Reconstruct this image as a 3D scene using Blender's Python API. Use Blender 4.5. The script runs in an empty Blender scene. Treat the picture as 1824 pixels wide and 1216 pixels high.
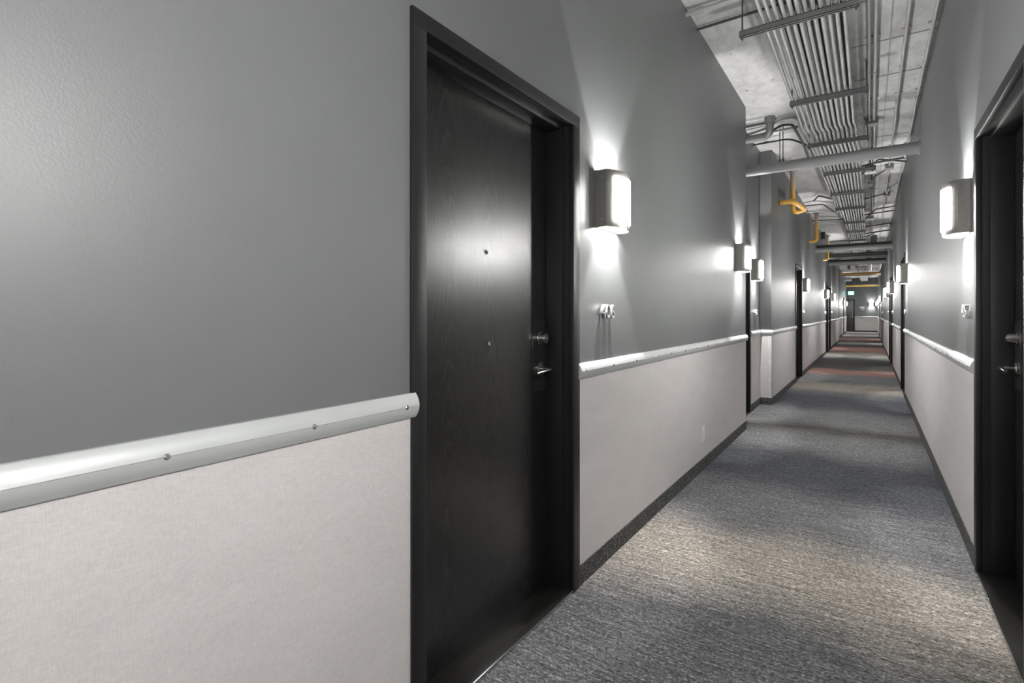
import bpy, bmesh, math, random
from mathutils import Vector, Matrix
random.seed(7)
scene = bpy.context.scene
COL = scene.collection
PI = math.pi

# ------------------------------------------------------------------ camera
TH = math.atan((1549 - 912) / 930.0)          # the lens is turned left of the corridor axis
cam_d = bpy.data.cameras.new('camera')
cam = bpy.data.objects.new('camera', cam_d); COL.objects.link(cam)
cam.location = (0, 0, 1.21)
cam.rotation_euler = (PI / 2, 0, TH)
cam_d.sensor_width = 36.0
cam_d.lens = 930.0 / 1824 * 36
cam_d.shift_y = -51.0 / 1824
cam_d.clip_start = 0.02
scene.camera = cam
# ------------------------------------------------------------------ world and exposure
w = bpy.data.worlds.new('world'); scene.world = w
w.use_nodes = True
w.node_tree.nodes['Background'].inputs[0].default_value = (0.5, 0.52, 0.55, 1)
w.node_tree.nodes['Background'].inputs[1].default_value = 0.02
scene.view_settings.view_transform = 'Standard'
scene.view_settings.look = 'None'
scene.view_settings.gamma = 1.0
scene.view_settings.use_curve_mapping = False
scene.view_settings.exposure = 1.6
try:
    scene.cycles.max_bounces = 10
    scene.cycles.diffuse_bounces = 6
    scene.cycles.sample_clamp_indirect = 6.0
    scene.cycles.caustics_reflective = False
except Exception:
    pass
GLASS_E = 60.0       # radiance of a sconce's glass
SPOT_W = 22.0        # up and down lamp of a sconce

# ------------------------------------------------------------------ materials
def new_mat(name):
    m = bpy.data.materials.new(name); m.use_nodes = True
    nt = m.node_tree
    return m, nt, nt.nodes['Principled BSDF']

def node(nt, t, **kw):
    n = nt.nodes.new(t)
    for k, v in kw.items():
        if k == 'ins':
            for a, b in v.items(): n.inputs[a].default_value = b
        else: setattr(n, k, v)
    return n

def coords(nt, scale=(1, 1, 1), out='Object'):
    tc = node(nt, 'ShaderNodeTexCoord'); mp = node(nt, 'ShaderNodeMapping')
    mp.inputs['Scale'].default_value = scale
    nt.links.new(tc.outputs[out], mp.inputs['Vector'])
    return mp.outputs['Vector']

def noise(nt, vec, scale, detail=4, rough=.55, dist=0.0):
    n = node(nt, 'ShaderNodeTexNoise', ins={'Scale': scale, 'Detail': detail, 'Roughness': rough, 'Distortion': dist})
    nt.links.new(vec, n.inputs['Vector'])
    return n.outputs['Fac']

def ramp(nt, fac, stops, interp='LINEAR'):
    r = node(nt, 'ShaderNodeValToRGB'); r.color_ramp.interpolation = interp
    el = r.color_ramp.elements
    while len(el) > 1: el.remove(el[-1])
    el[0].position = stops[0][0]; el[0].color = tuple(stops[0][1]) + (1,)
    for p, c in stops[1:]:
        e = el.new(p); e.color = tuple(c) + (1,)
    nt.links.new(fac, r.inputs['Fac'])
    return r.outputs['Color']

def mix(nt, a, b, fac, mode='MIX'):
    m = node(nt, 'ShaderNodeMix', data_type='RGBA', blend_type=mode)
    for k, v in ((6, a), (7, b)):
        if hasattr(v, 'is_linked') or hasattr(v, 'links'): nt.links.new(v, m.inputs[k])
        else: m.inputs[k].default_value = tuple(v) + (1,)
    if isinstance(fac, (int, float)): m.inputs[0].default_value = fac
    else: nt.links.new(fac, m.inputs[0])
    return m.outputs[2]

def math_n(nt, op, a, b=0.0):
    m = node(nt, 'ShaderNodeMath', operation=op)
    for i, v in enumerate((a, b)):
        if isinstance(v, (int, float)): m.inputs[i].default_value = v
        else: nt.links.new(v, m.inputs[i])
    return m.outputs[0]

def bump(nt, bsdf, h, strength, dist=.002):
    b = node(nt, 'ShaderNodeBump', ins={'Strength': strength, 'Distance': dist})
    nt.links.new(h, b.inputs['Height']); nt.links.new(b.outputs['Normal'], bsdf.inputs['Normal'])

def simple(name, col, rough=.5, metal=0.0, vary=.12, vscale=9, bumps=0.0, bscale=120, bdist=.002):
    m, nt, b = new_mat(name)
    v = coords(nt)
    f = noise(nt, v, vscale, 3)
    lo = tuple(c * (1 - vary) for c in col); hi = tuple(min(1, c * (1 + vary)) for c in col)
    nt.links.new(ramp(nt, f, [(.3, lo), (.7, hi)]), b.inputs['Base Color'])
    b.inputs['Roughness'].default_value = rough
    b.inputs['Metallic'].default_value = metal
    if bumps: bump(nt, b, noise(nt, v, bscale, 3), bumps, bdist)
    return m

M = {}
M['paint'] = simple('wall_paint', (.152, .158, .159), .42, 0, .03, 2.5, .24, 210, .002)
M['frame'] = simple('black_frame_paint', (.011, .011, .0113), .43, 0, .15, 14, .03, 60)
M['rail'] = simple('satin_rail', (.56, .575, .575), .44, .25, .04, 3)
M['screw'] = simple('screw_steel', (.55, .55, .56), .22, 1, .05)
M['steel'] = simple('satin_steel', (.55, .54, .53), .20, 1, .06, 60)
M['sconce_metal'] = simple('sconce_metal', (.27, .26, .245), .38, .9, .05, 40)
M['sconce_white'] = simple('sconce_white', (.85, .84, .80), .5)
M['digit'] = simple('numeral_metal', (.66, .66, .66), .36, .95, .03)
M['white'] = simple('white_plastic', (.78, .77, .75), .4)
M['plate'] = simple('dark_lock_plate', (.045, .045, .046), .30, .5, .05)
M['conduit'] = simple('galvanised_conduit', (.50, .50, .495), .38, .3, .08, 6)
M['strut'] = simple('strut_paint', (.22, .22, .22), .5, .2, .1, 7)
M['pipe'] = simple('grey_painted_pipe', (.30, .305, .305), .42, 0, .07, 4)
M['darkpipe'] = simple('dark_painted_pipe', (.055, .055, .055), .5, 0, .1, 6)
M['rod'] = simple('threaded_rod', (.16, .16, .16), .45, .6)
M['guard'] = simple('corner_guard', (.66, .655, .65), .45)
M['box'] = simple('junction_box', (.22, .22, .22), .5, .3)
M['hole'] = simple('dark_hole', (.01, .01, .01), .7)

def wainscot():
    m, nt, b = new_mat('woven_wallcovering')
    h = noise(nt, coords(nt, (55, 55, 420)), 1.0, 4, .6)
    v2 = noise(nt, coords(nt, (420, 420, 70)), 1.0, 3, .6)
    s = math_n(nt, 'ADD', h, v2)
    big = noise(nt, coords(nt, (3, 3, 9)), 1.0, 3)
    c = ramp(nt, math_n(nt, 'MULTIPLY', s, .5), [(.32, (.58, .55, .545)), (.68, (.73, .70, .69))])
    c = mix(nt, c, ramp(nt, big, [(.3, (.93, .93, .93)), (.7, (1, 1, 1))]), 1.0, 'MULTIPLY')
    nt.links.new(c, b.inputs['Base Color'])
    b.inputs['Roughness'].default_value = .6
    bump(nt, b, s, .28, .0012)
    return m
M['wainscot'] = wainscot()

def wood(name):
    m, nt, b = new_mat(name)
    tc = node(nt, 'ShaderNodeTexCoord'); sp = node(nt, 'ShaderNodeSeparateXYZ')
    nt.links.new(tc.outputs['Object'], sp.inputs[0])
    # cathedral figure: each veneer leaf shows nested arches
    wob = math_n(nt, 'SUBTRACT', noise(nt, coords(nt, (4, 1, .9)), 1.0, 3, .55), .5)
    wob2 = math_n(nt, 'SUBTRACT', noise(nt, coords(nt, (11, 1, 2.2)), 1.0, 3, .6), .5)
    xs = math_n(nt, 'ADD', sp.outputs['X'], math_n(nt, 'MULTIPLY', wob, .16))
    leaf = math_n(nt, 'SUBTRACT', math_n(nt, 'MODULO', math_n(nt, 'ADD', xs, 2.31), .24), .12)
    arch = math_n(nt, 'MULTIPLY', math_n(nt, 'MULTIPLY', leaf, leaf), 52.0)
    ff = math_n(nt, 'ADD', math_n(nt, 'ADD', arch, math_n(nt, 'MULTIPLY', sp.outputs['Z'], .62)), math_n(nt, 'MULTIPLY', wob2, .34))
    rings = math_n(nt, 'FRACT', math_n(nt, 'MULTIPLY', ff, 13.0))
    pores = noise(nt, coords(nt, (330, 1, 7)), 1.0, 3, .65)
    hh = math_n(nt, 'ADD', math_n(nt, 'MULTIPLY', math_n(nt, 'MULTIPLY', rings, rings), .34), math_n(nt, 'MULTIPLY', pores, .9))
    hb = math_n(nt, 'ADD', pores, math_n(nt, 'MULTIPLY', math_n(nt, 'SINE', math_n(nt, 'MULTIPLY', ff, 81.68)), .10))
    c = ramp(nt, hh, [(.36, (.0015, .0015, .0015)), (.52, (.006, .0059, .0058)), (.70, (.014, .0138, .0135)), (.90, (.042, .0415, .041))])
    nt.links.new(c, b.inputs['Base Color'])
    r = ramp(nt, noise(nt, coords(nt, (5, 5, 3)), 1.0, 5, .6), [(.35, (.28,) * 3), (.7, (.32,) * 3)])
    nt.links.new(r, b.inputs['Roughness'])
    b.inputs['Specular IOR Level'].default_value = .90
    bump(nt, b, hb, .20, .0012)
    return m
M['wood'] = wood('black_oak_veneer')

def sill_wood():
    m, nt, b = new_mat('black_sill_wood')
    g = noise(nt, coords(nt, (6, 240, 1)), 1.0, 4, .7)
    c = ramp(nt, g, [(.3, (.010, .0095, .009)), (.62, (.022, .021, .02)), (.8, (.12, .115, .11))])
    nt.links.new(c, b.inputs['Base Color']); b.inputs['Roughness'].default_value = .3; b.inputs['Specular IOR Level'].default_value = .3
    bump(nt, b, g, .25, .001)
    return m
M['sill'] = sill_wood()

def carpet():
    m, nt, b = new_mat('banded_carpet')
    tc = node(nt, 'ShaderNodeTexCoord'); sp = node(nt, 'ShaderNodeSeparateXYZ')
    nt.links.new(tc.outputs['Object'], sp.inputs[0])
    wob = noise(nt, coords(nt, (.9, .35, 1)), 1.0, 2)
    streak = noise(nt, coords(nt, (2.2, 26, 1)), 1.0, 3, .6)
    y = math_n(nt, 'ADD', sp.outputs['Y'], math_n(nt, 'MULTIPLY', math_n(nt, 'SUBTRACT', wob, .5), .9))
    y = math_n(nt, 'ADD', y, math_n(nt, 'MULTIPLY', math_n(nt, 'SUBTRACT', streak, .5), .42))
    t = math_n(nt, 'DIVIDE', y, 42.0)
    D = (.18, .183, .19); G = (.255, .257, .262); G2 = (.29, .292, .296); BL = (.122, .128, .145)
    BE = (.56, .51, .45); RD = (.47, .28, .245); OL = (.105, .10, .09); LB = (.21, .215, .235); LT = (.47, .45, .41)
    bands = [(-1, G), (1.0, G), (2.15, D), (2.6, BE), (2.9, BE), (3.2, G), (3.8, G), (4.15, BL), (4.95, BL), (5.4, G2), (5.85, G2),
             (6.2, OL), (6.6, G2), (7.4, G), (7.8, BL), (8.7, BL), (9.3, G), (9.6, BE), (10.3, BE), (10.8, G), (11.8, LB),
             (12.3, RD), (12.9, RD), (13.4, OL), (15.2, OL), (16.3, BL), (17.3, LT), (18.8, LT), (19.4, RD), (21.6, RD), (23, BL), (25, LT)]
    stops = [(max(0, p) / 42.0, c) for p, c in bands]
    c = ramp(nt, t, stops)
    far = ramp(nt, t, [(0.0, BL), (26.2 / 42, D), (28 / 42, RD), (29.6 / 42, RD), (31 / 42, D), (33 / 42, LT), (35 / 42, G), (36.5 / 42, BL), (38 / 42, LT), (1, G)])
    sel = node(nt, 'ShaderNodeMapRange', ins={'From Min': 25.0, 'From Max': 26.0}); nt.links.new(y, sel.inputs['Value'])
    c = mix(nt, c, far, sel.outputs[0])
    th1 = noise(nt, coords(nt, (52, 100, 1)), 1.0, 4, .75, .8)
    th2 = noise(nt, coords(nt, (95, 130, 1)), 1.0, 3, .75)
    th3 = noise(nt, coords(nt, (5, 90, 1)), 1.0, 2, .6)
    s = math_n(nt, 'ADD', math_n(nt, 'MULTIPLY', th1, .45), math_n(nt, 'ADD', math_n(nt, 'MULTIPLY', th2, .35), math_n(nt, 'MULTIPLY', th3, .2)))
    k = ramp(nt, s, [(.38, (.10,) * 3), (.46, (.45,) * 3), (.53, (.88,) * 3), (.62, (2.2,) * 3)])
    c = mix(nt, c, k, 1.0, 'MULTIPLY')
    nt.links.new(c, b.inputs['Base Color'])
    b.inputs['Roughness'].default_value = .95
    b.inputs['Specular IOR Level'].default_value = .12
    bump(nt, b, s, .6, .006)
    return m
M['carpet'] = carpet()

def base_carpet():
    m, nt, b = new_mat('carpet_base')
    v = coords(nt, (1, 1, 1))
    s = noise(nt, v, 130, 3, .75)
    nt.links.new(ramp(nt, s, [(.40, (.012, .012, .012)), (.52, (.05, .05, .05)), (.64, (.26, .26, .26))]), b.inputs['Base Color'])
    b.inputs['Roughness'].default_value = .9
    bump(nt, b, s, .6, .003)
    return m
M['base'] = base_carpet()

def concrete():
    m, nt, b = new_mat('board_marked_concrete')
    a = noise(nt, coords(nt, (1.1, 1.6, 1)), 1.0, 6, .6, .4)
    f = noise(nt, coords(nt, (14, 9, 1)), 1.0, 5, .65)
    sp = noise(nt, coords(nt, (9, 5, 1)), 1.0, 2, .5, 1.2)
    c = ramp(nt, a, [(.25, (.52, .52, .515)), (.5, (.66, .66, .655)), (.75, (.74, .74, .73))])
    c = mix(nt, c, ramp(nt, f, [(.3, (.78,) * 3), (.6, (1.0,) * 3)]), 1.0, 'MULTIPLY')
    c = mix(nt, c, ramp(nt, sp, [(.24, (.25,) * 3), (.29, (1.0,) * 3)]), 1.0, 'MULTIPLY')
    nt.links.new(c, b.inputs['Base Color']); b.inputs['Roughness'].default_value = .8
    bump(nt, b, math_n(nt, 'ADD', f, a), .35, .006)
    return m
M['concrete'] = concrete()

def yellow():
    # yellow enamel, turning grey towards its top
    m, nt, b = new_mat('yellow_pipe_paint')
    tc = node(nt, 'ShaderNodeTexCoord'); sp = node(nt, 'ShaderNodeSeparateXYZ')
    nt.links.new(tc.outputs['Object'], sp.inputs[0])
    n = noise(nt, coords(nt), 9, 4)
    z = math_n(nt, 'ADD', sp.outputs['Z'], math_n(nt, 'MULTIPLY', math_n(nt, 'SUBTRACT', n, .5), .12))
    mr = node(nt, 'ShaderNodeMapRange', ins={'From Min': 2.95, 'From Max': 3.3}); nt.links.new(z, mr.inputs['Value'])
    c = ramp(nt, mr.outputs[0], [(0, (.92, .52, .09)), (.35, (.86, .55, .22)), (1, (.48, .47, .45))])
    nt.links.new(c, b.inputs['Base Color']); b.inputs['Roughness'].default_value = .32
    return m
M['yellow'] = yellow()

def glow(name, col, strength):
    m, nt, b = new_mat(name)
    f = noise(nt, coords(nt), 6, 2)
    nt.links.new(ramp(nt, f, [(.2, tuple(c * .97 for c in col)), (.8, col)]), b.inputs['Emission Color'])
    b.inputs['Base Color'].default_value = (.8, .8, .78, 1)
    b.inputs['Roughness'].default_value = .3
    b.inputs['Emission Strength'].default_value = strength
    return m
M['glass'] = glow('opal_glass_lit', (1.0, .988, .965), GLASS_E)
M['exit_face'] = glow('exit_sign_face', (.13, 1.0, .90), 2.2)
M['exit_mark'] = glow('exit_sign_mark', (.10, .75, .62), 2.0)

# ------------------------------------------------------------------ helpers
class MB:
    """collects boxes, tubes and extrusions, then links them as one mesh object"""
    def __init__(self): self.bm = bmesh.new()
    def box(self, x0, x1, y0, y1, z0, z1, bev=0.0, seg=1):
        vs = [self.bm.verts.new((x, y, z)) for x in (x0, x1) for y in (y0, y1) for z in (z0, z1)]
        q = [(0, 1, 3, 2), (4, 6, 7, 5), (0, 4, 5, 1), (2, 3, 7, 6), (0, 2, 6, 4), (1, 5, 7, 3)]
        fs = [self.bm.faces.new([vs[i] for i in f]) for f in q]
        if bev:
            es = list({e for f in fs for e in f.edges})
            bmesh.ops.bevel(self.bm, geom=es, offset=bev, segments=seg, affect='EDGES', profile=.5)
        return self
    def cyl(self, p0, p1, r, n=16, r2=None):
        p0 = Vector(p0); p1 = Vector(p1); d = (p1 - p0).normalized()
        a = d.orthogonal().normalized(); b = d.cross(a)
        r2 = r if r2 is None else r2
        R0 = []; R1 = []
        for i in range(n):
            t = 2 * PI * i / n; v = a * math.cos(t) + b * math.sin(t)
            R0.append(self.bm.verts.new(p0 + v * r)); R1.append(self.bm.verts.new(p1 + v * r2))
        for i in range(n):
            j = (i + 1) % n
            f = self.bm.faces.new((R0[i], R0[j], R1[j], R1[i])); f.smooth = True
        self.bm.faces.new(R0[::-1]); self.bm.faces.new(R1)
        return self
    def tube(self, pts, r, n=10):
        pts = [Vector(p) for p in pts]
        d0 = (pts[1] - pts[0]).normalized(); a = d0.orthogonal().normalized()
        rings = []
        for i, p in enumerate(pts):
            if i == 0: d = pts[1] - pts[0]
            elif i == len(pts) - 1: d = pts[-1] - pts[-2]
            else: d = (pts[i + 1] - p).normalized() + (p - pts[i - 1]).normalized()
            d.normalize()
            a = (a - d * a.dot(d)).normalized(); b = d.cross(a)
            rings.append([self.bm.verts.new(p + (a * math.cos(2 * PI * k / n) + b * math.sin(2 * PI * k / n)) * r) for k in range(n)])
        for A, B in zip(rings, rings[1:]):
            for k in range(n):
                j = (k + 1) % n
                f = self.bm.faces.new((A[k], A[j], B[j], B[k])); f.smooth = True
        self.bm.faces.new(rings[0][::-1]); self.bm.faces.new(rings[-1])
        return self
    def profile(self, prof, t0, t1, to3, smooth=True):
        """closed profile of (d, z) points swept from t0 to t1; to3(d, t, z) gives the point"""
        A = [self.bm.verts.new(to3(d, t0, z)) for d, z in prof]
        B = [self.bm.verts.new(to3(d, t1, z)) for d, z in prof]
        n = len(prof)
        for i in range(n):
            j = (i + 1) % n
            f = self.bm.faces.new((A[i], A[j], B[j], B[i])); f.smooth = smooth
        self.bm.faces.new(A[::-1]); self.bm.faces.new(B)
        return self
    def mesh(self, name, mat):
        bmesh.ops.recalc_face_normals(self.bm, faces=self.bm.faces)
        me = bpy.data.meshes.new(name); self.bm.to_mesh(me); self.bm.free()
        me.materials.append(mat)
        try: me.set_sharp_from_angle(angle=math.radians(40))
        except Exception: pass
        return me
    def build(self, name, mat, parent=None, loc=None):
        return place(name, self.mesh(name, mat), parent, loc)

def place(name, me, parent=None, loc=None, rot=None):
    o = bpy.data.objects.new(name, me); COL.objects.link(o)
    o.parent = parent
    if loc: o.location = loc
    if rot: o.rotation_euler = rot
    return o

def empty(name, loc=(0, 0, 0), rz=0.0):
    o = bpy.data.objects.new(name, None); COL.objects.link(o)
    o.empty_display_size = .1
    o.location = loc; o.rotation_euler = (0, 0, rz)
    return o

def tag(o, label=None, cat=None, group=None, kind=None):
    if label: o['label'] = label
    if cat: o['category'] = cat
    if group: o['group'] = group
    if kind: o['kind'] = kind
    return o

def copy_tree(o, parent=None):
    kids = list(o.children)
    c = o.copy(); COL.objects.link(c); c.parent = parent
    for ch in kids: copy_tree(ch, c)
    return c

def fillet(pts, rad, n=6):
    pts = [Vector(p) for p in pts]; out = [pts[0]]
    for a, p, b in zip(pts, pts[1:], pts[2:]):
        u = (a - p); v = (b - p)
        k = min(rad, u.length * .45, v.length * .45)
        s = p + u.normalized() * k; e = p + v.normalized() * k
        for i in range(n + 1):
            t = i / n
            out.append(s * (1 - t) ** 2 + p * 2 * t * (1 - t) + e * t * t)
    out.append(pts[-1])
    return out

# ------------------------------------------------------------------ layout of the corridor (metres; y runs down the corridor)
XL, XR, XREC = -1.065, .418, -1.20       # wall faces; recessed stretches of the left wall
Y0, Y1, ZC = -5.0, 40.0, 3.35
OW, OH, CAS = .906, 2.022, .058           # door opening and casing
SLAB = .118                               # how far the leaf sits behind the wall face
LEFT = [(Y0, 5.86, XL), (5.86, 7.59, XREC), (7.59, 26.2, XL), (26.2, 38.7, XREC)]
RIGHT = [(Y0, Y1, XR)]
# (centre y, latch on the far side?)
L_DOORS = [(1.558, True), (6.365, True), (10.80, True), (18.32, False), (19.62, True), (34.45, True)]
R_DOORS = [(2.765, True), (9.84, False), (14.66, False), (15.98, True), (25.65, False), (31.8, True)]
HALF = OW / 2 + CAS

# ------------------------------------------------------------------ floor and ceiling
f = MB().box(-3.2, .75, Y0 - .3, Y1 + .3, -.06, 0).build('floor', M['carpet'])
tag(f, 'dark grey carpet with cross bands of beige, blue grey and brick red', 'floor', kind='structure')
c = MB().box(-3.2, .75, Y0 - .3, Y1 + .3, ZC, ZC + .2).build('ceiling', M['concrete'])
tag(c, 'bare grey concrete ceiling slab above the pipes', 'ceiling', kind='structure')

# raised fins where the formwork boards met
for y in (3.6, 4.35, 5.02, 5.8, 7.75, 9.3, 11.0, 12.4, 15.2):
    yy = y + random.uniform(-.03, .03)
    MB().box(-.12, XR - .001, yy - .004, yy + .004, ZC - .006, ZC + .01).build('formwork_fin', M['pipe'], c)
MB().box(.128, .136, Y0, 16, ZC - .004, ZC + .01).build('formwork_fin', M['pipe'], c)

# ------------------------------------------------------------------ walls, wainscot, base, rail
RAIL = [(0, .918)] + [(.003 + .023 * math.sin(PI * (.08 + .84 * i / 12)) ** .75, .918 + .068 * (i / 12)) for i in range(13)] + [(0, .986)]
# a shallow groove along the middle of the rail
RAIL = RAIL[:7] + [(RAIL[7][0] + .0006, .9512), (RAIL[7][0] - .0012, .952), (RAIL[7][0] + .0006, .9528)] + RAIL[8:]
screw_me = None
def screw_mesh():
    mb = MB()
    mb.cyl((0, 0, 0), (0, .0022, 0), .0062, 12); mb.cyl((0, .0022, 0), (0, .0044, 0), .0062, 12, .0035)
    return mb.mesh('screw', M['screw'])
screw_me = screw_mesh()
trim_no = [0]

def side_wall(name, label, segs, doors, sgn):
    """sgn +1: the left wall, its face looks to +x; -1: the right wall"""
    root = tag(empty(name), label, 'wall', kind='structure')
    broot = tag(empty('baseboard_' + name.split('_')[1]), 'dark speckled carpet base strip along the foot of the %s wall' % name.split('_')[1], 'baseboard', kind='structure')
    back = -1.45 if sgn > 0 else XR + .33
    for (a, b, X) in segs:
        ds = [d for d, _ in doors if a < d < b]
        edges = [a]
        for d in ds: edges += [d - OW / 2 - .018, d + OW / 2 + .018]
        edges.append(b)
        for i in range(0, len(edges), 2):
            p, q = edges[i], edges[i + 1]
            x0, x1 = sorted((X, back))
            if q - p > .003: MB().box(x0, x1, p, q, 0, ZC).build('wall_section', M['paint'], root)
        for d in ds:
            x0, x1 = sorted((X, back))
            MB().box(x0, x1, d - OW / 2 - .018, d + OW / 2 + .018, OH + .018, ZC).build('door_lintel', M['paint'], root)
        edges = [a]
        for d in ds: edges += [d - HALF, d + HALF]
        edges.append(b)
        for i in range(0, len(edges), 2):
            p, q = edges[i], edges[i + 1]
            if q - p < .03: continue
            x0, x1 = sorted((X - sgn * .004, X + sgn * .0035))
            MB().box(x0, x1, p + .001, q - .001, .085, .925).build('wallcovering_panel', M['wainscot'], root)
            x0, x1 = sorted((X - sgn * .004, X + sgn * .0085))
            MB().box(x0, x1, p + .001, q - .001, 0, .090, .002).build('base_strip', M['base'], broot)
            # rail
            trim_no[0] += 1
            r = MB().profile(RAIL, p - (.012 if i else 0), q + ((-.09 if sgn < 0 and i == 0 else .012) if i + 2 < len(edges) else 0),
                             lambda d, t, z: (X + sgn * d, t, z)).build('trim_%d' % trim_no[0], M['rail'])
            tag(r, 'pale satin wall-guard rail, %s wall, %s' % (name.split('_')[1], ordinal(i // 2, a)), 'rail', kind='structure')
            if q < 0 or p > 17: continue
            t0 = max(p + .035, -.2); n = int((q - .05 - t0) / .302)
            ys = [t0 + .302 * k for k in range(n + 1)] + [q - .03]
            if name == 'wall_left' and p < 0: ys = [.12, .423, .725, 1.012]
            if sgn < 0 and i == 0: ys = [v for v in ys if v < q - .11]
            for yy in ys:
                place('screw', screw_me, r, (X + sgn * .0245, yy, .952), (0, 0, -PI / 2 * sgn))
    return root

RN = {}
def ordinal(i, a):
    return {(0, Y0): 'stretch nearest the camera', (1, Y0): 'second stretch from the camera', (2, Y0): 'third stretch from the camera', (3, Y0): 'short piece between paired doors',
            (4, Y0): 'stretch after the paired doors', (5, Y0): 'stretch before the last door', (6, Y0): 'last stretch at the end wall',
            (0, 5.86): 'tiny piece before the recessed door', (1, 5.86): 'piece in the shallow recess', (0, 7.59): 'stretch after the pilaster', (1, 7.59): 'long stretch before the paired doors',
            (2, 7.59): 'short piece between paired doors', (3, 7.59): 'stretch after the paired doors', (0, 26.2): 'far recess before the door', (1, 26.2): 'far recess beyond the door'}.get((i, a), 'piece %d' % i)

wl = side_wall('wall_left', 'grey painted left wall with pale woven wallcovering below the rail', LEFT, L_DOORS, 1)
wr = side_wall('wall_right', 'grey painted right wall with pale woven wallcovering below the rail', RIGHT, R_DOORS, -1)

# return faces of the recess: wallcovering, base, rail and guard on the pilaster that faces the camera
MB().box(XREC + .004, XL + .003, 7.5865, 7.594, .085, .925).build('wallcovering_panel', M['wainscot'], wl)
bl = bpy.data.objects['baseboard_left']
MB().box(XREC + .009, XL + .0085, 7.5815, 7.594, 0, .09, .002).build('base_strip', M['base'], bl)
trim_no[0] += 1
r = MB().profile(RAIL, XREC + .003, XL + .024, lambda d, t, z: (t, 7.59 - d, z)).build('trim_%d' % trim_no[0], M['rail'])
tag(r, 'short pale rail piece on the pilaster face beside the recess', 'rail', kind='structure')
trim_no[0] += 1
g = MB().box(XL - .035, XL + .0065, 7.583, 7.592, .09, .925, .001).box(XL + .002, XL + .0065, 7.583, 7.625, .09, .925, .001).build('trim_%d' % trim_no[0], M['guard'])
tag(g, 'white corner guard on the lower pilaster edge', 'corner guard', kind='structure')

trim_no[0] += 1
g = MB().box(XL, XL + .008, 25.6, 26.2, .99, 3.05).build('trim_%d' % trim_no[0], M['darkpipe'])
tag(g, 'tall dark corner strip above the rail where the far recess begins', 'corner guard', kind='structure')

# far end wall with its wainscot, plus the wall behind the camera and the side passage
we = tag(empty('wall_end'), 'grey end wall of the corridor, lit by one sconce', 'wall', kind='structure')
ED = -1.293                                   # centre of the end door
MB().box(-3.2, ED - OW / 2 - .018, Y1, Y1 + .3, 0, ZC).build('wall_section', M['paint'], we)
MB().box(ED + OW / 2 + .018, .75, Y1, Y1 + .3, 0, ZC).build('wall_section', M['paint'], we)
MB().box(ED - OW / 2 - .018, ED + OW / 2 + .018, Y1, Y1 + .3, OH + .018, ZC).build('door_lintel', M['paint'], we)
MB().box(ED + HALF, XR, Y1 - .0035, Y1 + .004, .085, .925).build('wallcovering_panel', M['wainscot'], we)
b = MB().box(ED + HALF, XR, Y1 - .0085, Y1 + .004, 0, .09, .002).build('baseboard_end', M['base'])
tag(b, 'dark base strip along the foot of the end wall', 'baseboard', kind='structure')
trim_no[0] += 1
r = MB().profile(RAIL, ED + HALF, XR, lambda d, t, z: (t, Y1 - d, z)).build('trim_%d' % trim_no[0], M['rail'])
tag(r, 'pale rail across the end wall', 'rail', kind='structure')
wn = MB().box(-1.45, .75, Y0 - .3, Y0, 0, ZC).build('wall_near', M['paint'])
tag(wn, 'grey wall closing the corridor behind the camera', 'wall', kind='structure')
wp = MB().box(-3.4, -3.2, 36.0, Y1 + .3, 0, ZC).box(-3.2, -1.45, 36.5, 36.7, 0, ZC).build('wall_passage', M['paint'])
tag(wp, 'grey walls of the side passage at the far left', 'wall', kind='structure')

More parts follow.
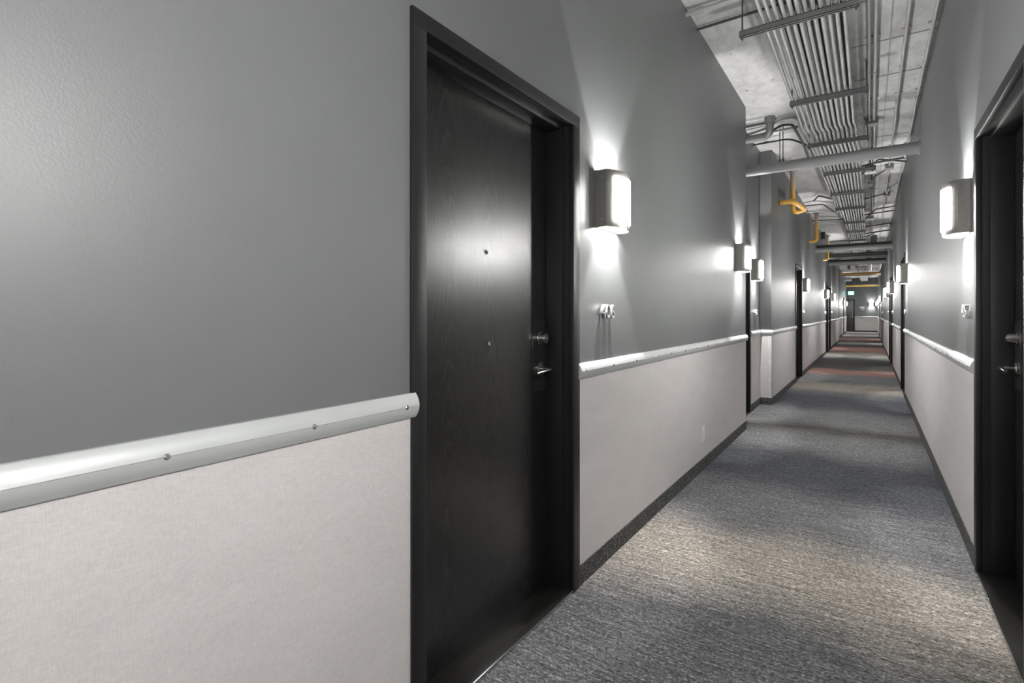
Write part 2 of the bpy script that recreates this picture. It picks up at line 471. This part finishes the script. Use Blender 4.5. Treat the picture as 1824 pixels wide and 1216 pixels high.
# ------------------------------------------------------------------ doors
def door_meshes():
    D = {}
    o, h, k = OW / 2, OH, CAS
    mb = MB()
    for s in (-1, 1):
        x0, x1 = sorted((s * o, s * (o + k)))
        mb.box(x0, x1, -.012, .011, 0, h, .0016, 2)                     # casing face
        x0, x1 = sorted((s * o, s * (o + .018)))
        mb.box(x0, x1, -.040, -.012, 0, h, .0)                           # outer rabbet
        x0, x1 = sorted((s * (o - .016), s * (o + .018)))
        mb.box(x0, x1, -SLAB, -.040, 0, h - .016, .0014, 2)              # stop
    mb.box(-o - k, o + k, -.012, .011, h, h + k - .008, .0016, 2)
    mb.box(-o - .018, o + .018, -.040, -.012, h, h + .018)
    mb.box(-o - .018, o + .018, -SLAB, -.040, h - .016, h + .018, .0014, 2)
    D['frame'] = mb.mesh('door_frame', M['frame'])
    D['slab'] = MB().box(-o - .01, o + .01, -SLAB - .046, -SLAB - .001, .012, h + .004).mesh('door_leaf', M['wood'])
    D['sill'] = MB().box(-o, o, -SLAB - .05, .006, 0, .014, .0035, 2).mesh('threshold', M['sill'])
    D['edge'] = MB().box(-o, o, .006, .0095, 0, .0145, .0014, 2).mesh('sill_nosing', M['steel'])
    D['plate'] = MB().box(-.0535, .0535, -.001, .0016, -.1525, .1525, .0006).mesh('lock_plate', M['plate'])
    b = MB(); b.cyl((0, 0, 0), (0, .008, 0), .030, 24); b.cyl((0, .008, 0), (0, .034, 0), .026, 24, .0225); b.cyl((0, .034, 0), (0, .037, 0), .0155, 20)
    D['bolt'] = b.mesh('deadbolt', M['steel'])
    D['key'] = MB().cyl((0, .036, 0), (0, .0385, 0), .007, 12).box(-.001, .001, .037, .0392, -.005, .005).mesh('keyhole', M['screw'])
    D['rose'] = MB().cyl((0, 0, 0), (0, .007, 0), .031, 24).cyl((0, .007, 0), (0, .012, 0), .027, 24, .018).mesh('rose', M['steel'])
    for s in (-1, 1):
        D['lever', s] = MB().tube(fillet([(0, .008, 0), (0, .060, 0), (s * .062, .062, -.001), (s * .118, .058, -.006)], .016, 5), .0075, 12).mesh('lever', M['steel'])
    D['peep'] = MB().cyl((0, 0, 0), (0, .003, 0), .0085, 16).cyl((0, .003, 0), (0, .004, 0), .0085, 16, .0055).mesh('peephole', M['steel'])
    D['lens'] = MB().cyl((0, .003, 0), (0, .0045, 0), .0042, 12).mesh('peephole_lens', M['hole'])
    D['hook'] = MB().box(-.006, .006, 0, .004, -.008, .008, .001).tube(fillet([(0, .002, .002), (0, .016, .002), (0, .018, .012)], .005, 3), .0022, 8).mesh('hook', M['steel'])
    return D
DM = door_meshes()
door_no = [0]
def door(loc, rz, latch, label, extra=True):
    """latch: +1 or -1, the side (local x) the lock is on"""
    door_no[0] += 1
    root = tag(empty('door_%d' % door_no[0], loc, rz), label, 'door', kind='structure')
    place('door_frame', DM['frame'], root); lf = place('door_leaf', DM['slab'], root); sl = place('threshold', DM['sill'], root); place('sill_nosing', DM['edge'], sl)
    lx = latch * (OW / 2 - .016 - .0585); face = -SLAB - .001
    pl = place('lock_plate', DM['plate'], root, (lx, face, 1.026))
    bo = place('deadbolt', DM['bolt'], pl, (0, .0015, .074)); tag(bo, 'round satin steel deadbolt')
    ro = place('lever_rose', DM['rose'], pl, (0, .0015, -.058))
    le = place('lever_handle', DM['lever', -latch], pl, (0, .0015, -.058)); tag(le, 'satin steel lever handle')
    if extra:
        place('keyhole', DM['key'], pl, (0, .0015, .074))
        pe = place('peephole', DM['peep'], root, (0, face, 1.437)); place('peephole_lens', DM['lens'], pe)
        place('hook', DM['hook'], root, (.015 * latch, face, 1.095))
    return root
l_labels = ['black oak veneer door beside the 406 numerals, nearest on the left', 'black door set in the shallow left recess', 'black door on the left just past the pilaster',
            'black door on the left, nearer of the distant pair', 'black door on the left, farther of the distant pair', 'farthest black door on the left, in the far recess']
for (y, far), lb in zip(L_DOORS, l_labels):
    X = [s[2] for s in LEFT if s[0] < y < s[1]][0]
    door((X, y, 0), -PI / 2, -1 if far else 1, lb, y < 8)
r_labels = ['black door cut by the right edge of the picture', 'second black door along the right wall', 'black door on the right, nearer of the distant pair',
            'black door on the right, farther of the distant pair', 'black door on the right between the distant pair and the last door', 'farthest black door on the right wall']
for (y, far), lb in zip(R_DOORS, r_labels):
    door((XR, y, 0), PI / 2, 1 if far else -1, lb, y < 8)
door((ED, Y1, 0), PI, -1, 'dark door in the end wall under the exit sign', False)

# ------------------------------------------------------------------ sconces
SW, SH, SD, SB = .13, .268, .058, .044        # half width, height, side depth, bulge of the front
def front_y(x, off=0.0): return SD + SB * (1 - (x / SW) ** 2) + off
def curved(mb, xa, xb, za, zb, off, th, n=10):
    A = []
    for i in range(n + 1):
        x = xa + (xb - xa) * i / n
        A.append([mb.bm.verts.new((x, front_y(x, off + d), z)) for d, z in ((0, za), (th, za), (th, zb), (0, zb))])
    for p, q in zip(A, A[1:]):
        for k in range(4):
            j = (k + 1) % 4
            fc = mb.bm.faces.new((p[k], p[j], q[j], q[k])); fc.smooth = True
    mb.bm.faces.new(A[0][::-1]); mb.bm.faces.new(A[-1])
def make_sconce():
    root = empty('wall_sconce')
    MB().box(-SW + .003, SW - .003, 0, .006, .003, SH - .003).build('back_plate', M['sconce_white'], root)
    h = MB()
    for s in (-1, 1):
        x0, x1 = sorted((s * SW, s * (SW - .003))); h.box(x0, x1, .0, SD, 0, SH, .0008)
    gx = .088
    for za, zb in ((0, .036), (SH - .034, SH)):
        curved(h, -SW, -.0045, za, zb, 0, .0025); curved(h, .0045, SW, za, zb, 0, .0025)
    curved(h, -SW, -gx, .036, SH - .034, 0, .0025, 3); curved(h, gx, SW, .036, SH - .034, 0, .0025, 3)
    h.build('housing', M['sconce_metal'], root)
    g = MB(); curved(g, -gx - .004, gx + .004, .030, SH - .028, .004, .004, 14)
    g.build('glass_shade', M['glass'], root)
    sc_me = MB().cyl((0, 0, 0), (.003, 0, 0), .0035, 8).mesh('side_screw', M['screw'])
    for s in (-1, 1):
        for z in (.034, SH - .034):
            place('side_screw', sc_me, root, (s * (SW - .0005), .040, z), (0, 0, 0 if s > 0 else PI))
    for nm, z, rx in (('down_lamp', .150, 0.0), ('up_lamp', SH - .150, PI)):
        L = bpy.data.lights.new(nm, 'SPOT'); L.energy = SPOT_W; L.spot_size = math.radians(66); L.spot_blend = .25
        L.color = (1.0, .988, .97); L.shadow_soft_size = .012
        o = bpy.data.objects.new(nm, L); COL.objects.link(o); o.parent = root
        o.location = (0, .068, z); o.rotation_euler = (rx, 0, 0)
    return root
sconce0 = make_sconce(); used = [False]
def sconce(loc, rz, label):
    s = sconce0 if not used[0] else copy_tree(sconce0)
    used[0] = True
    s.location = loc; s.rotation_euler = (0, 0, rz)
    tag(s, label, 'wall light', 'half-cylinder wall sconces along the corridor')
SZ = 1.610
for y, X, lb in ((-2.9, XL, 'added unseen metal sconce on the left wall, farther one behind the camera'),  # the two behind the camera are added to brighten the near left wall
                 (-.62, XL, 'added unseen metal sconce on the left wall, just behind the camera'),
                 (2.37, XL, 'large lit metal sconce on the left wall above the 406 numerals'),
                 (5.51, XL, 'lit metal sconce on the left wall just before the recess corner'),
                 (7.12, XREC, 'lit metal sconce inside the shallow left recess beside the pilaster'),
                 (11.58, XL, 'lit metal sconce on the left just after the door past the pilaster'),
                 (17.38, XL, 'small lit sconce on the left before the distant pair of doors'),
                 (20.75, XL, 'small lit sconce on the left after the distant pair of doors'),
                 (33.3, XREC, 'tiny lit sconce before the farthest left door'),
                 (36.8, XREC, 'tiny lit sconce beyond the farthest left door')):
    sconce((X, y, SZ), -PI / 2, lb)
for y, lb in ((.40, 'metal sconce on the right wall level with the camera'),
              (-1.7, 'added unseen metal sconce on the right wall, nearer one behind the camera'),  # this one and the next are unseen, added for more light
              (-3.9, 'added unseen metal sconce on the right wall, farther one behind the camera'),
              (3.545, 'large lit metal sconce on the right wall beside the near door'),
              (8.94, 'lit metal sconce on the right before the second door'),
              (13.6, 'lit metal sconce on the right before the distant pair of doors'),
              (16.95, 'lit metal sconce on the right after the distant pair of doors'),
              (24.7, 'small lit sconce on the right before the fifth door'),
              (29.0, 'small lit sconce on the right between the fifth door and the last'),
              (34.2, 'tiny lit sconce on the right past the last door'),
              (37.8, 'tiny lit sconce on the right nearest the end wall')):
    sconce((XR, y, SZ), PI / 2, lb)
sconce((.09, Y1, SZ), PI, 'lit sconce facing the camera on the end wall')

# ------------------------------------------------------------------ room numbers
digit_cache = {}
def digit_mesh(ch):
    if ch in digit_cache: return digit_cache[ch]
    cu = bpy.data.curves.new('digit_curve', 'FONT'); cu.body = ch; cu.size = .098
    cu.extrude = .008; cu.align_x = 'CENTER'; cu.bevel_depth = .0004; cu.resolution_u = 5; cu.offset = -.0006
    o = bpy.data.objects.new('digit_tmp', cu); COL.objects.link(o)
    dg = bpy.context.evaluated_depsgraph_get()
    me = bpy.data.meshes.new_from_object(o.evaluated_get(dg))
    bpy.data.objects.remove(o, do_unlink=True); bpy.data.curves.remove(cu)
    me.materials.clear(); me.materials.append(M['digit'])
    # reading side looks to +y, upright, standing off the wall
    me.transform(Matrix.Translation((0, .0155, 0)) @ Matrix.Rotation(PI, 4, 'Z') @ Matrix.Rotation(PI / 2, 4, 'X'))
    digit_cache[ch] = me
    return me
pin_me = MB().cyl((0, -.002, 0), (0, .009, 0), .003, 8).mesh('standoff_pin', M['digit'])
def room_number(loc, rz, text, label):
    r = tag(empty('room_number', loc, rz), label, 'number sign', 'room numbers beside the doors')
    n = len(text)
    for i, ch in enumerate(text):
        x = -(i - (n - 1) / 2) * .0525
        d = place('digit', digit_mesh(ch), r, (x, 0, 0)); place('standoff_pin', pin_me, d, (0, 0, .034 if ch != '0' else .004))
for y, X, t, lb in ((2.35, XL, '406', 'raised metal numerals 406 under the large left sconce'), (7.16, XREC, '408', 'raised metal numerals under the sconce in the recess'),
                    (11.55, XL, '410', 'raised metal numerals after the door past the pilaster'), (17.5, XL, '412', 'tiny raised numerals before the distant left pair of doors'),
                    (20.6, XL, '414', 'tiny raised numerals after the distant left pair of doors'), (35.3, XREC, '416', 'tiny raised numerals beside the farthest left door')):
    room_number((X, y, 1.184), -PI / 2, t, lb)
for y, t, lb in ((3.50, '405', 'raised metal numerals 405 under the large right sconce'), (8.97, '407', 'raised metal numerals before the second right door'),
                 (13.75, '409', 'tiny raised numerals before the distant right pair of doors'), (16.85, '411', 'tiny raised numerals after the distant right pair of doors'),
                 (24.8, '413', 'tiny raised numerals before the fifth right door')):
    room_number((XR, y, 1.184), PI / 2, t, lb)

# ------------------------------------------------------------------ small wall things
o = tag(empty('outlet_cover', (XL, 4.17, .215)), 'white outlet cover low on the left wall between the first two doors', 'outlet cover')
MB().box(.0, .0095, -.036, .036, 0, .118, .002, 2).build('cover_plate', M['white'], o)
MB().box(.0085, .0115, -.017, .017, .024, .094, .001).build('receptacle', M['white'], o)
for z in (.012, .106): MB().cyl((.009, 0, z), (.0105, 0, z), .003, 8).build('screw', M['screw'], o)

s = tag(empty('wayfinding_sign', (-.42, Y1, 1.43)), 'two rows of tiny pale raised marks on the end wall', 'wall sign')
for (x0, x1, z0, z1) in ((-.13, -.085, .115, .155), (-.05, .005, .11, .17), (.02, .075, .11, .17), (.09, .145, .11, .17), (-.05, .005, 0, .06), (.02, .075, 0, .06), (.09, .145, 0, .06)):
    MB().box(x0, x1, -.012, 0, z0, z1, .002).build('raised_mark', M['digit'], s)

e = tag(empty('exit_sign', (-.90, 36.6, 2.27)), 'glowing teal exit sign hanging at the far end', 'exit sign')
MB().box(-.145, .145, -.03, .03, 0, .205, .006).build('housing', M['white'], e)
MB().box(-.133, .133, -.034, -.029, .012, .193).build('lit_face', M['exit_face'], e)
MB().box(-.133, .133, .029, .034, .012, .193).build('lit_face', M['exit_face'], e)
for x in (-.11, .11): MB().cyl((x, 0, .20), (x, 0, ZC - 2.27), .006, 8).build('hanger_rod', M['rod'], e)

# ------------------------------------------------------------------ ceiling services
# bundle of parallel conduits on trapeze struts
NB = 12
STRUT_Y = [-.72, .80, 2.32, 3.83, 5.36, 6.82, 8.33, 9.84, 11.29, 13.10, 14.6, 16.4, 18.6, 21.0, 23.5, 26.0]
SZT = 3.128                                   # top of the struts
ords = ['leftmost', 'second', 'third', 'fourth', 'fifth', 'sixth', 'seventh', 'eighth', 'ninth', 'tenth', 'eleventh', 'rightmost']
rads = [.0125, .0125, .0125, .0125, .014, .014, .0125, .014, .014, .0125, .0125, .0125]
coup_me = {r: MB().cyl((0, -.028, 0), (0, .028, 0), r * 1.28, 12).mesh('coupling', M['conduit']) for r in set(rads)}
for i in range(NB):
    x = -.578 + i * .0405; r = rads[i]; z = SZT + r
    yend = [11.9, 12.6, 13.4][i] if i < 3 else 39.9
    dx = random.uniform(-.004, .004)
    pts = [(x + dx, Y0 + .02, z), (x, 6.30, z), (x + .012, 6.52, z + .02), (x + .012, 7.05, z + .02), (x + .028, 7.3, z)]
    xe = x + .028 + (.05 if i < 3 else .012)
    if i < 3:
        pts += [(xe, yend - .5, z), (xe, yend, z + .02), (xe - .28, yend + .25, z + .11), (XL + .004, yend + .25, z + .11)]
        pts = fillet(pts, .10, 4)
    else:
        pts += [(xe, 12, z), (xe - .004, 20, z), (xe, yend, z)]
    lab = 'thin grey conduit, %s%s in the bundle under the ceiling' % (ords[i], '' if i in (0, 11) else ' from the left')
    o = MB().tube(pts, r, 10).build('conduit', M['conduit'])
    tag(o, lab, 'conduit', 'conduits bundled under the ceiling')
    for yy in (2.9 + .05 * (i % 3), 6.56 + .04 * (i % 4), 10.4 + .07 * (i % 3)):
        xx = x if yy < 6.3 else (x + .012 if yy < 7 else x + .035)
        place('coupling', coup_me[r], o, (xx, yy, z + (.02 if 6.4 < yy < 7.1 else 0)))

for i, lb in enumerate(('leftmost', 'second from the left', 'third from the left', 'third from the right', 'second from the right', 'rightmost')):
    x = -.478 + i * .0648  # dark tubes added to stand in for the shade between the conduits
    o = MB().tube([(x, Y0 + .02, SZT + .062), (x + .01, 39.9, SZT + .062)], .013, 8).build('conduit', M['darkpipe'])
    tag(o, 'dark tube added as shade in the gaps above the pale bundle, ' + lb, 'conduit', 'dark tubes added as shade')

def channel(x0, x1, mat, name, parent, hgt=.041, dep=.041):
    mb = MB(); t = .0035
    mb.box(x0, x1, -dep / 2, dep / 2, -t, 0)                       # closed top
    mb.box(x0, x1, -dep / 2, -dep / 2 + t, -hgt, 0); mb.box(x0, x1, dep / 2 - t, dep / 2, -hgt, 0)
    mb.box(x0, x1, -dep / 2, -dep / 2 + .012, -hgt, -hgt + t); mb.box(x0, x1, dep / 2 - .012, dep / 2, -hgt, -hgt + t)
    return mb.build(name, mat, parent)
strap_me = MB().box(-.0015, .0015, -.008, .008, 0, .034).box(-.006, .006, -.003, .003, .012, .020).mesh('strap', M['conduit'])
nut_me = MB().cyl((0, 0, -.010), (0, 0, 0), .011, 6).cyl((0, 0, -.022), (0, 0, -.010), .005, 8).mesh('nut', M['rod'])
sx = {3: (-.735, -.05), 4: (-.60, -.005), 5: (-.585, .0), 6: (-.525, .05), 7: (-.525, .06), 8: (-.52, -.05), 9: (-.46, -.08), 10: (-.46, -.08)}
snames = ['nearest above the camera', 'second from the camera', 'third from the camera', 'largest in view at the top of the picture', 'second below the top edge of the picture',
          'third, just before the big cross pipe', 'first beyond the big cross pipe', 'second beyond the big cross pipe', 'third beyond the big cross pipe', 'fourth beyond the big cross pipe',
          'just past the grey flanged cross pipe', 'short of the smoke detector', 'between the dark and grey cross pipes', 'first past the last grey cross pipe', 'middle of the empty far stretch', 'farthest, before the distant yellow pipe']
for k, y in enumerate(STRUT_Y):
    a, b_ = sx.get(k, (-.64, -.05) if k < 3 else (-.46, -.08))
    root = tag(empty('trapeze_hanger', (0, y, SZT)), 'steel trapeze strut carrying the conduit bundle, ' + (snames[k] if k < len(snames) else 'number %d along the far ceiling' % (k + 1)),
               'pipe hanger', 'trapeze hangers under the conduit bundle')
    channel(a, b_, M['strut'], 'strut_channel', root)
    for x in (a + .018, b_ - .018):
        rd = MB().cyl((x, 0, -.05), (x, 0, ZC - SZT), .0055, 8).build('threaded_rod', M['rod'], root)
        place('nut', nut_me, rd, (x, 0, -.041))
    if 2 < k < 7:
        for i in range(NB):
            place('strap', strap_me, root, (-.578 + (.030 if k > 5 else 0) + i * .0405 + .0185, -.026, -.004))

def pipe(name, pts, r, mat, label, cat='pipe', group=None, n=14, couplings=(), rad=.05, clips=()):
    o = MB().tube(fillet(pts, rad) if len(pts) > 2 else pts, r, n).build(name, M[mat])
    tag(o, label, cat, group)
    for p, d in couplings:
        p = Vector(p); d = Vector(d).normalized() * .03
        MB().cyl(p - d, p + d, r * 1.35, n).build('coupling', M[mat], o)
    for p in clips:
        MB().box(p[0] - .03, p[0] + .03, p[1] - .012, p[1] + .012, p[2] + r * .6, ZC, .002).build('pipe_clip', M[mat], o)
    return o
CC = 'conduits fixed to the ceiling slab'
zc = ZC - .022
clips = [(2.6, 1), (4.9, 1), (6.3, 1), (8.2, 1), (10.6, 1), (13.2, 1), (16.4, 1)]
for x, r, lb in ((-.004, .0135, 'conduit clipped to the ceiling, left one of the close pair'), (.040, .0135, 'conduit clipped to the ceiling, right one of the close pair'),
                 (.228, .0125, 'single conduit clipped to the ceiling midway to the right wall'), (.385, .0125, 'conduit clipped to the ceiling along the right wall')):
    pts = [(x, Y0 + .02, zc), (x, 6.86, zc), (x + .006, 7.0, zc - .004), (x + .006, 39.9, zc - .004)]
    pipe('ceiling_conduit', pts, r, 'conduit', lb, 'conduit', CC, 10, [((x, 5.6, zc), (0, 1, 0))], .05, [(x, yy, zc) for yy, _ in clips])

# cross pipes from wall to wall
big = pipe('cross_pipe', [(XREC, 6.64, 2.872), (XR, 6.64, 2.872)], .060, 'pipe', 'big light grey pipe spanning the corridor in front of the recess', 'pipe', None, 28)
MB().cyl((-.862, 6.64, 2.872), (-.852, 6.64, 2.872), .0615, 28).build('joint_band', M['pipe'], big)
MB().cyl((XR - .012, 6.64, 2.872), (XR, 6.64, 2.872), .074, 28).build('wall_flange', M['pipe'], big)
for x in (-.845, -.812):
    rd = MB().cyl((x, 6.64, 2.93), (x, 6.64, ZC), .005, 8).build('hanger_rod', M['rod'], big)
    MB().cyl((x, 6.64, 2.925), (x, 6.64, 2.962), .012, 8).build('hanger_nut', M['rod'], rd)
MB().cyl((.30, 6.64, 2.79), (.30, 6.64, 2.815), .010, 10).build('drain_plug', M['white'], big)
p = pipe('cross_pipe', [(XL, 14.4, 2.70), (XR, 14.4, 2.70)], .055, 'pipe', 'grey cross pipe beyond the second yellow drop', 'pipe', None, 20)
for x in (XL + .008, XR - .008): MB().cyl((x - .008, 14.4, 2.70), (x + .008, 14.4, 2.70), .085, 20).build('wall_flange', M['pipe'], p)
pipe('cross_pipe', [(XL, 18.0, 2.83), (XR, 18.0, 2.83)], .055, 'darkpipe', 'dark cross pipe behind the third yellow drop, upper of two', 'pipe', None, 20)
pipe('cross_pipe', [(XL, 19.3, 2.75), (XR, 19.3, 2.75)], .060, 'pipe', 'grey cross pipe behind the third yellow drop, lower of two', 'pipe', None, 20)
pipe('cross_pipe', [(XREC, 29.0, 2.965), (XR, 29.0, 2.965)], .055, 'pipe', 'grey cross pipe under the distant yellow one', 'pipe', None, 16)
def ypipe(pts, r, label, rad=.06, flange=None):
    o = pipe('yellow_pipe', pts, r, 'yellow', label, 'pipe', 'yellow painted pipes', 18, (), rad)
    if flange:
        MB().cyl((flange[0], flange[1], ZC - .012), (flange[0], flange[1], ZC), r * 2.1, 20).build('ceiling_flange', M['box'], o)
    return o
y1 = ypipe([(XL, 8.28, 2.775), (-.885, 8.28, 2.775), (-.80, 9.02, 2.765), (-.955, 8.90, 2.715), (-.955, 8.84, ZC)], .033, 'yellow pipe with a looped bend, nearest of the yellow drops', .085, (-.955, 8.84))
MB().cyl((XL, 8.28, 2.775), (XL + .012, 8.28, 2.775), .040, 18).build('wall_sleeve', M['box'], y1)
ypipe([(XL, 12.84, 2.735), (-.93, 12.84, 2.735), (-.93, 12.84, ZC)], .034, 'yellow elbow pipe dropping to the left wall, second of the drops', .09, (-.93, 12.84))
ypipe([(XL, 16.95, 2.70), (-.965, 16.95, 2.70), (-.965, 16.95, ZC)], .034, 'yellow elbow pipe at the left wall, third and farthest drop', .08, (-.965, 16.95))
ypipe([(XREC, 28.4, 2.94 + .05), (XR, 28.4, 2.94 + .05)], .050, 'distant yellow pipe spanning the corridor, nearer of two')
ypipe([(XREC, 37.6, 2.83), (XR, 37.6, 2.83)], .045, 'distant yellow pipe spanning the corridor, nearest the end wall')
b = MB().box(-3.2, XR, 38.2, 38.5, 2.93, ZC).build('ceiling_beam', M['darkpipe'])
tag(b, 'dark downstand beam across the corridor before the end wall', 'beam')
b = MB().box(XREC, -.85, 34.6, 35.6, 3.02, 3.20, .01).build('duct_box', M['pipe'])
tag(b, 'small grey duct box high on the left near the end', 'duct')

for y, z, r, lb in ((14.53, 2.800, .030, 'slim dark pipe riding on the flanged grey cross pipe'), (18.15, 2.925, .030, 'slim dark pipe above the dark cross pipe behind the third drop'),
                    (19.42, 2.850, .034, 'slim dark pipe above the last grey cross pipe')):
    pipe('cross_pipe', [(XL, y, z), (XR, y, z)], r, 'darkpipe', lb, 'pipe', None, 14)
# ladder tray far down on the right
tr = tag(empty('cable_tray', (.21, 24.0, 3.03)), 'ladder cable tray high on the right in the far corridor', 'cable tray')
for x in (-.15, .15): MB().box(x - .012, x + .012, -3.2, 3.2, 0, .07, .002).build('side_rail', M['conduit'], tr)
rung = MB().box(-.14, .14, -.02, .02, .01, .035).mesh('rung', M['conduit'])
for k in range(16): place('rung', rung, tr, (0, -3.0 + .4 * k, 0))
for x in (-.15, .15):
    for yy in (-2.6, 0, 2.6): MB().cyl((x, yy, .06), (x, yy, ZC - 3.03), .005, 8).build('hanger_rod', M['rod'], tr)
for x, y, sx_, sy_, z0, lb in ((-.98, 23.2, .16, .9, 3.02, 'dark duct box high on the left before the far recess'), (-.70, 25.4, .10, .25, 2.99, 'narrow dark drop box left of the far bundle'),
                               (-.02, 22.2, .16, .5, 3.08, 'dark duct box beside the ladder tray'), (-1.02, 16.3, .09, .5, 3.16, 'dark box behind the third yellow drop'), (.10, 17.6, .14, .3, 3.12, 'dark box right of the smoke detector')):
    q = MB().box(x - sx_ / 2, x + sx_ / 2, y - sy_ / 2, y + sy_ / 2, z0, ZC, .006).build('duct_box', M['darkpipe']); tag(q, lb, 'duct')

# service runs entering from the left
LC = 'conduits branching from the left wall'
pipe('branch_conduit', [(XL, 3.72, 3.305), (-.56, 3.72, 3.305), (-.50, 3.72, ZC)], .016, 'conduit', 'pale branch conduit with couplings at the top edge of the picture', 'conduit', LC, 12,
     [((-.98, 3.72, 3.305), (1, 0, 0)), ((-.80, 3.72, 3.305), (1, 0, 0))])
pipe('branch_conduit', [(XL, 4.0, 3.325), (-.02, 3.98, 3.325)], .010, 'darkpipe', 'thin dark branch conduit at the top edge of the picture', 'conduit', LC, 8)
pipe('elbow_pipe', [(XREC, 6.36, 3.16), (-.95, 6.36, 3.16), (-.90, 6.30, 3.18), (-.90, 6.30, ZC)], .040, 'box', 'thick dark grey elbow pipe turning up inside the recess', 'pipe', None, 16, [((-.90, 6.30, 3.32), (0, 0, 1))], .07)
pipe('branch_conduit', [(XREC, 6.62, 3.27), (-.60, 6.56, 3.27), (-.585, 6.56, ZC)], .015, 'conduit', 'pale straight branch conduit entering the bundle above the recess', 'conduit', LC, 10,
     [((-.97, 6.60, 3.27), (1, 0, 0)), ((-.90, 6.60, 3.27), (1, 0, 0))], .04)
pipe('branch_conduit', [(XREC, 6.45, 3.24), (-.95, 6.42, 3.27), (-.79, 6.30, 3.29), (-.64, 6.28, 3.27), (-.615, 6.66, 3.20), (-.60, 6.95, 3.19), (-.6, 7.45, 3.145)], .013, 'conduit', 'curved branch conduit bending into the bundle, upper one', 'conduit', LC, 10, (), .10)
pipe('branch_conduit', [(XREC, 6.52, 3.22), (-.93, 6.52, 3.25), (-.80, 6.40, 3.27), (-.69, 6.38, 3.25), (-.655, 6.72, 3.20), (-.64, 7.0, 3.19), (-.63, 7.45, 3.145)], .013, 'darkpipe', 'curved branch conduit bending into the bundle, lower one', 'conduit', LC, 10, (), .10)
pipe('branch_conduit', [(XREC, 7.1, 3.31), (-.78, 6.95, 3.27), (-.60, 7.03, 3.18), (-.57, 7.5, 3.15)], .011, 'darkpipe', 'thin dark branch conduit just above the big cross pipe', 'conduit', LC, 8, [((-1.05, 7.05, 3.30), (1, 0, 0))], .08)
pipe('branch_conduit', [(XL, 11.2, 3.27), (-.86, 11.1, 3.27), (-.74, 10.68, 3.28), (-.50, 10.68, 3.18)], .013, 'darkpipe', 'kinked dark branch conduit behind the first yellow drop, upper one', 'conduit', LC, 8)
pipe('branch_conduit', [(XL, 11.05, 3.25), (-.80, 11.0, 3.25), (-.50, 11.1, 3.19)], .012, 'conduit', 'straight pale branch conduit behind the first yellow drop', 'conduit', LC, 8)
pipe('branch_conduit', [(XL, 11.55, 3.28), (-.74, 11.55, 3.28), (-.55, 12.1, 3.18)], .012, 'darkpipe', 'kinked dark branch conduit behind the first yellow drop, lower one', 'conduit', LC, 8)
pipe('branch_conduit', [(XL, 13.55, 3.29), (-.45, 13.5, 3.25)], .012, 'darkpipe', 'dark branch conduit level with the second yellow drop', 'conduit', LC, 8)
# runs to the right wall
RC = 'conduits branching to the right wall'
for pts, r, mt, lb in (([(-.13, 8.78, 3.25), (.10, 8.72, 3.27), (XR, 8.70, 3.28)], .014, 'darkpipe', 'dark branch conduit to the right wall, first beyond the big pipe'),
                       ([(-.10, 9.05, 3.20), (.10, 8.60, 3.28), (XR, 8.98, 3.29)], .012, 'darkpipe', 'bent dark branch conduit to the right wall, second beyond the big pipe'),
                       ([(.0, 9.45, 3.20), (.24, 9.30, 3.31)], .010, 'darkpipe', 'short dark conduit from the first ceiling box to its neighbour'),
                       ([(-.10, 11.35, 3.26), (.25, 11.28, 3.31)], .011, 'darkpipe', 'thin dark conduit linking the bundle to the right-hand box'),
                       ([(.25, 11.4, 3.31), (.27, 10.9, 3.31), (.39, 10.5, 3.31)], .011, 'conduit', 'pale bent conduit rising from the right-hand box'),
                       ([(-.15, 13.05, 3.24), (XR, 13.0, 3.27)], .014, 'darkpipe', 'dark branch conduit to the right wall, level with the second yellow drop'),
                       ([(-.15, 13.8, 3.2), (.1, 12.7, 3.28), (XR, 12.6, 3.29)], .013, 'darkpipe', 'bent dark branch conduit crossing above the second ceiling box'),
                       ([(-.2, 14.9, 3.24), (XR, 14.85, 3.28)], .012, 'darkpipe', 'dark branch conduit just past the grey cross pipe'),
                       ([(-.4, 16.1, 3.2), (XR, 16.0, 3.27)], .016, 'darkpipe', 'dark branch conduit beside the smoke detector'),
                       ([(-.9, 17.2, 3.22), (-.3, 17.0, 3.20), (.1, 16.6, 3.28)], .014, 'darkpipe', 'dark conduit running past the third yellow drop')):
    pipe('branch_conduit', pts, r, mt, lb, 'conduit', RC, 8)

def jbox(x, y, z, s, label, lit=False):
    o = tag(empty('junction_box', (x, y, z)), label, 'junction box', 'boxes under the ceiling')
    MB().box(-s / 2, s / 2, -s / 2, s / 2, 0, s * .55, .003).build('box_body', M['box'], o)
    MB().box(-s * .54, s * .54, -s * .54, s * .54, -.022 if lit else -.004, 0, .002).build('box_cover', M['white' if lit else 'box'], o)
    MB().cyl((0, 0, s * .5), (0, 0, ZC - z), .007, 8).build('hanger_rod', M['rod'], o)
jbox(.01, 8.42, 3.09, .115, 'box with a white underside at the first strut beyond the big pipe', True)
jbox(.012, 13.1, 3.15, .115, 'box with a white underside level with the second yellow drop', True)
jbox(.235, 9.27, 3.285, .10, 'flat grey ceiling box near the right wall, nearer one')
jbox(.25, 11.4, 3.285, .10, 'flat grey ceiling box near the right wall, farther one')
jbox(.02, 9.84, 3.20, .10, 'dark box at the second strut beyond the big pipe')
jbox(.02, 7.0, 3.285, .11, 'dark box on the close pair of conduits before the big pipe')
d = tag(empty('smoke_detector', (-.22, 17.4, 3.17)), 'small round white detector under the distant ceiling', 'smoke detector')
MB().cyl((0, 0, .02), (0, 0, .05), .075, 20).cyl((0, 0, 0), (0, 0, .02), .045, 20, .072).build('detector_body', M['white'], d)
MB().cyl((0, 0, .05), (0, 0, ZC - 3.17), .012, 8).build('hanger_rod', M['rod'], d)
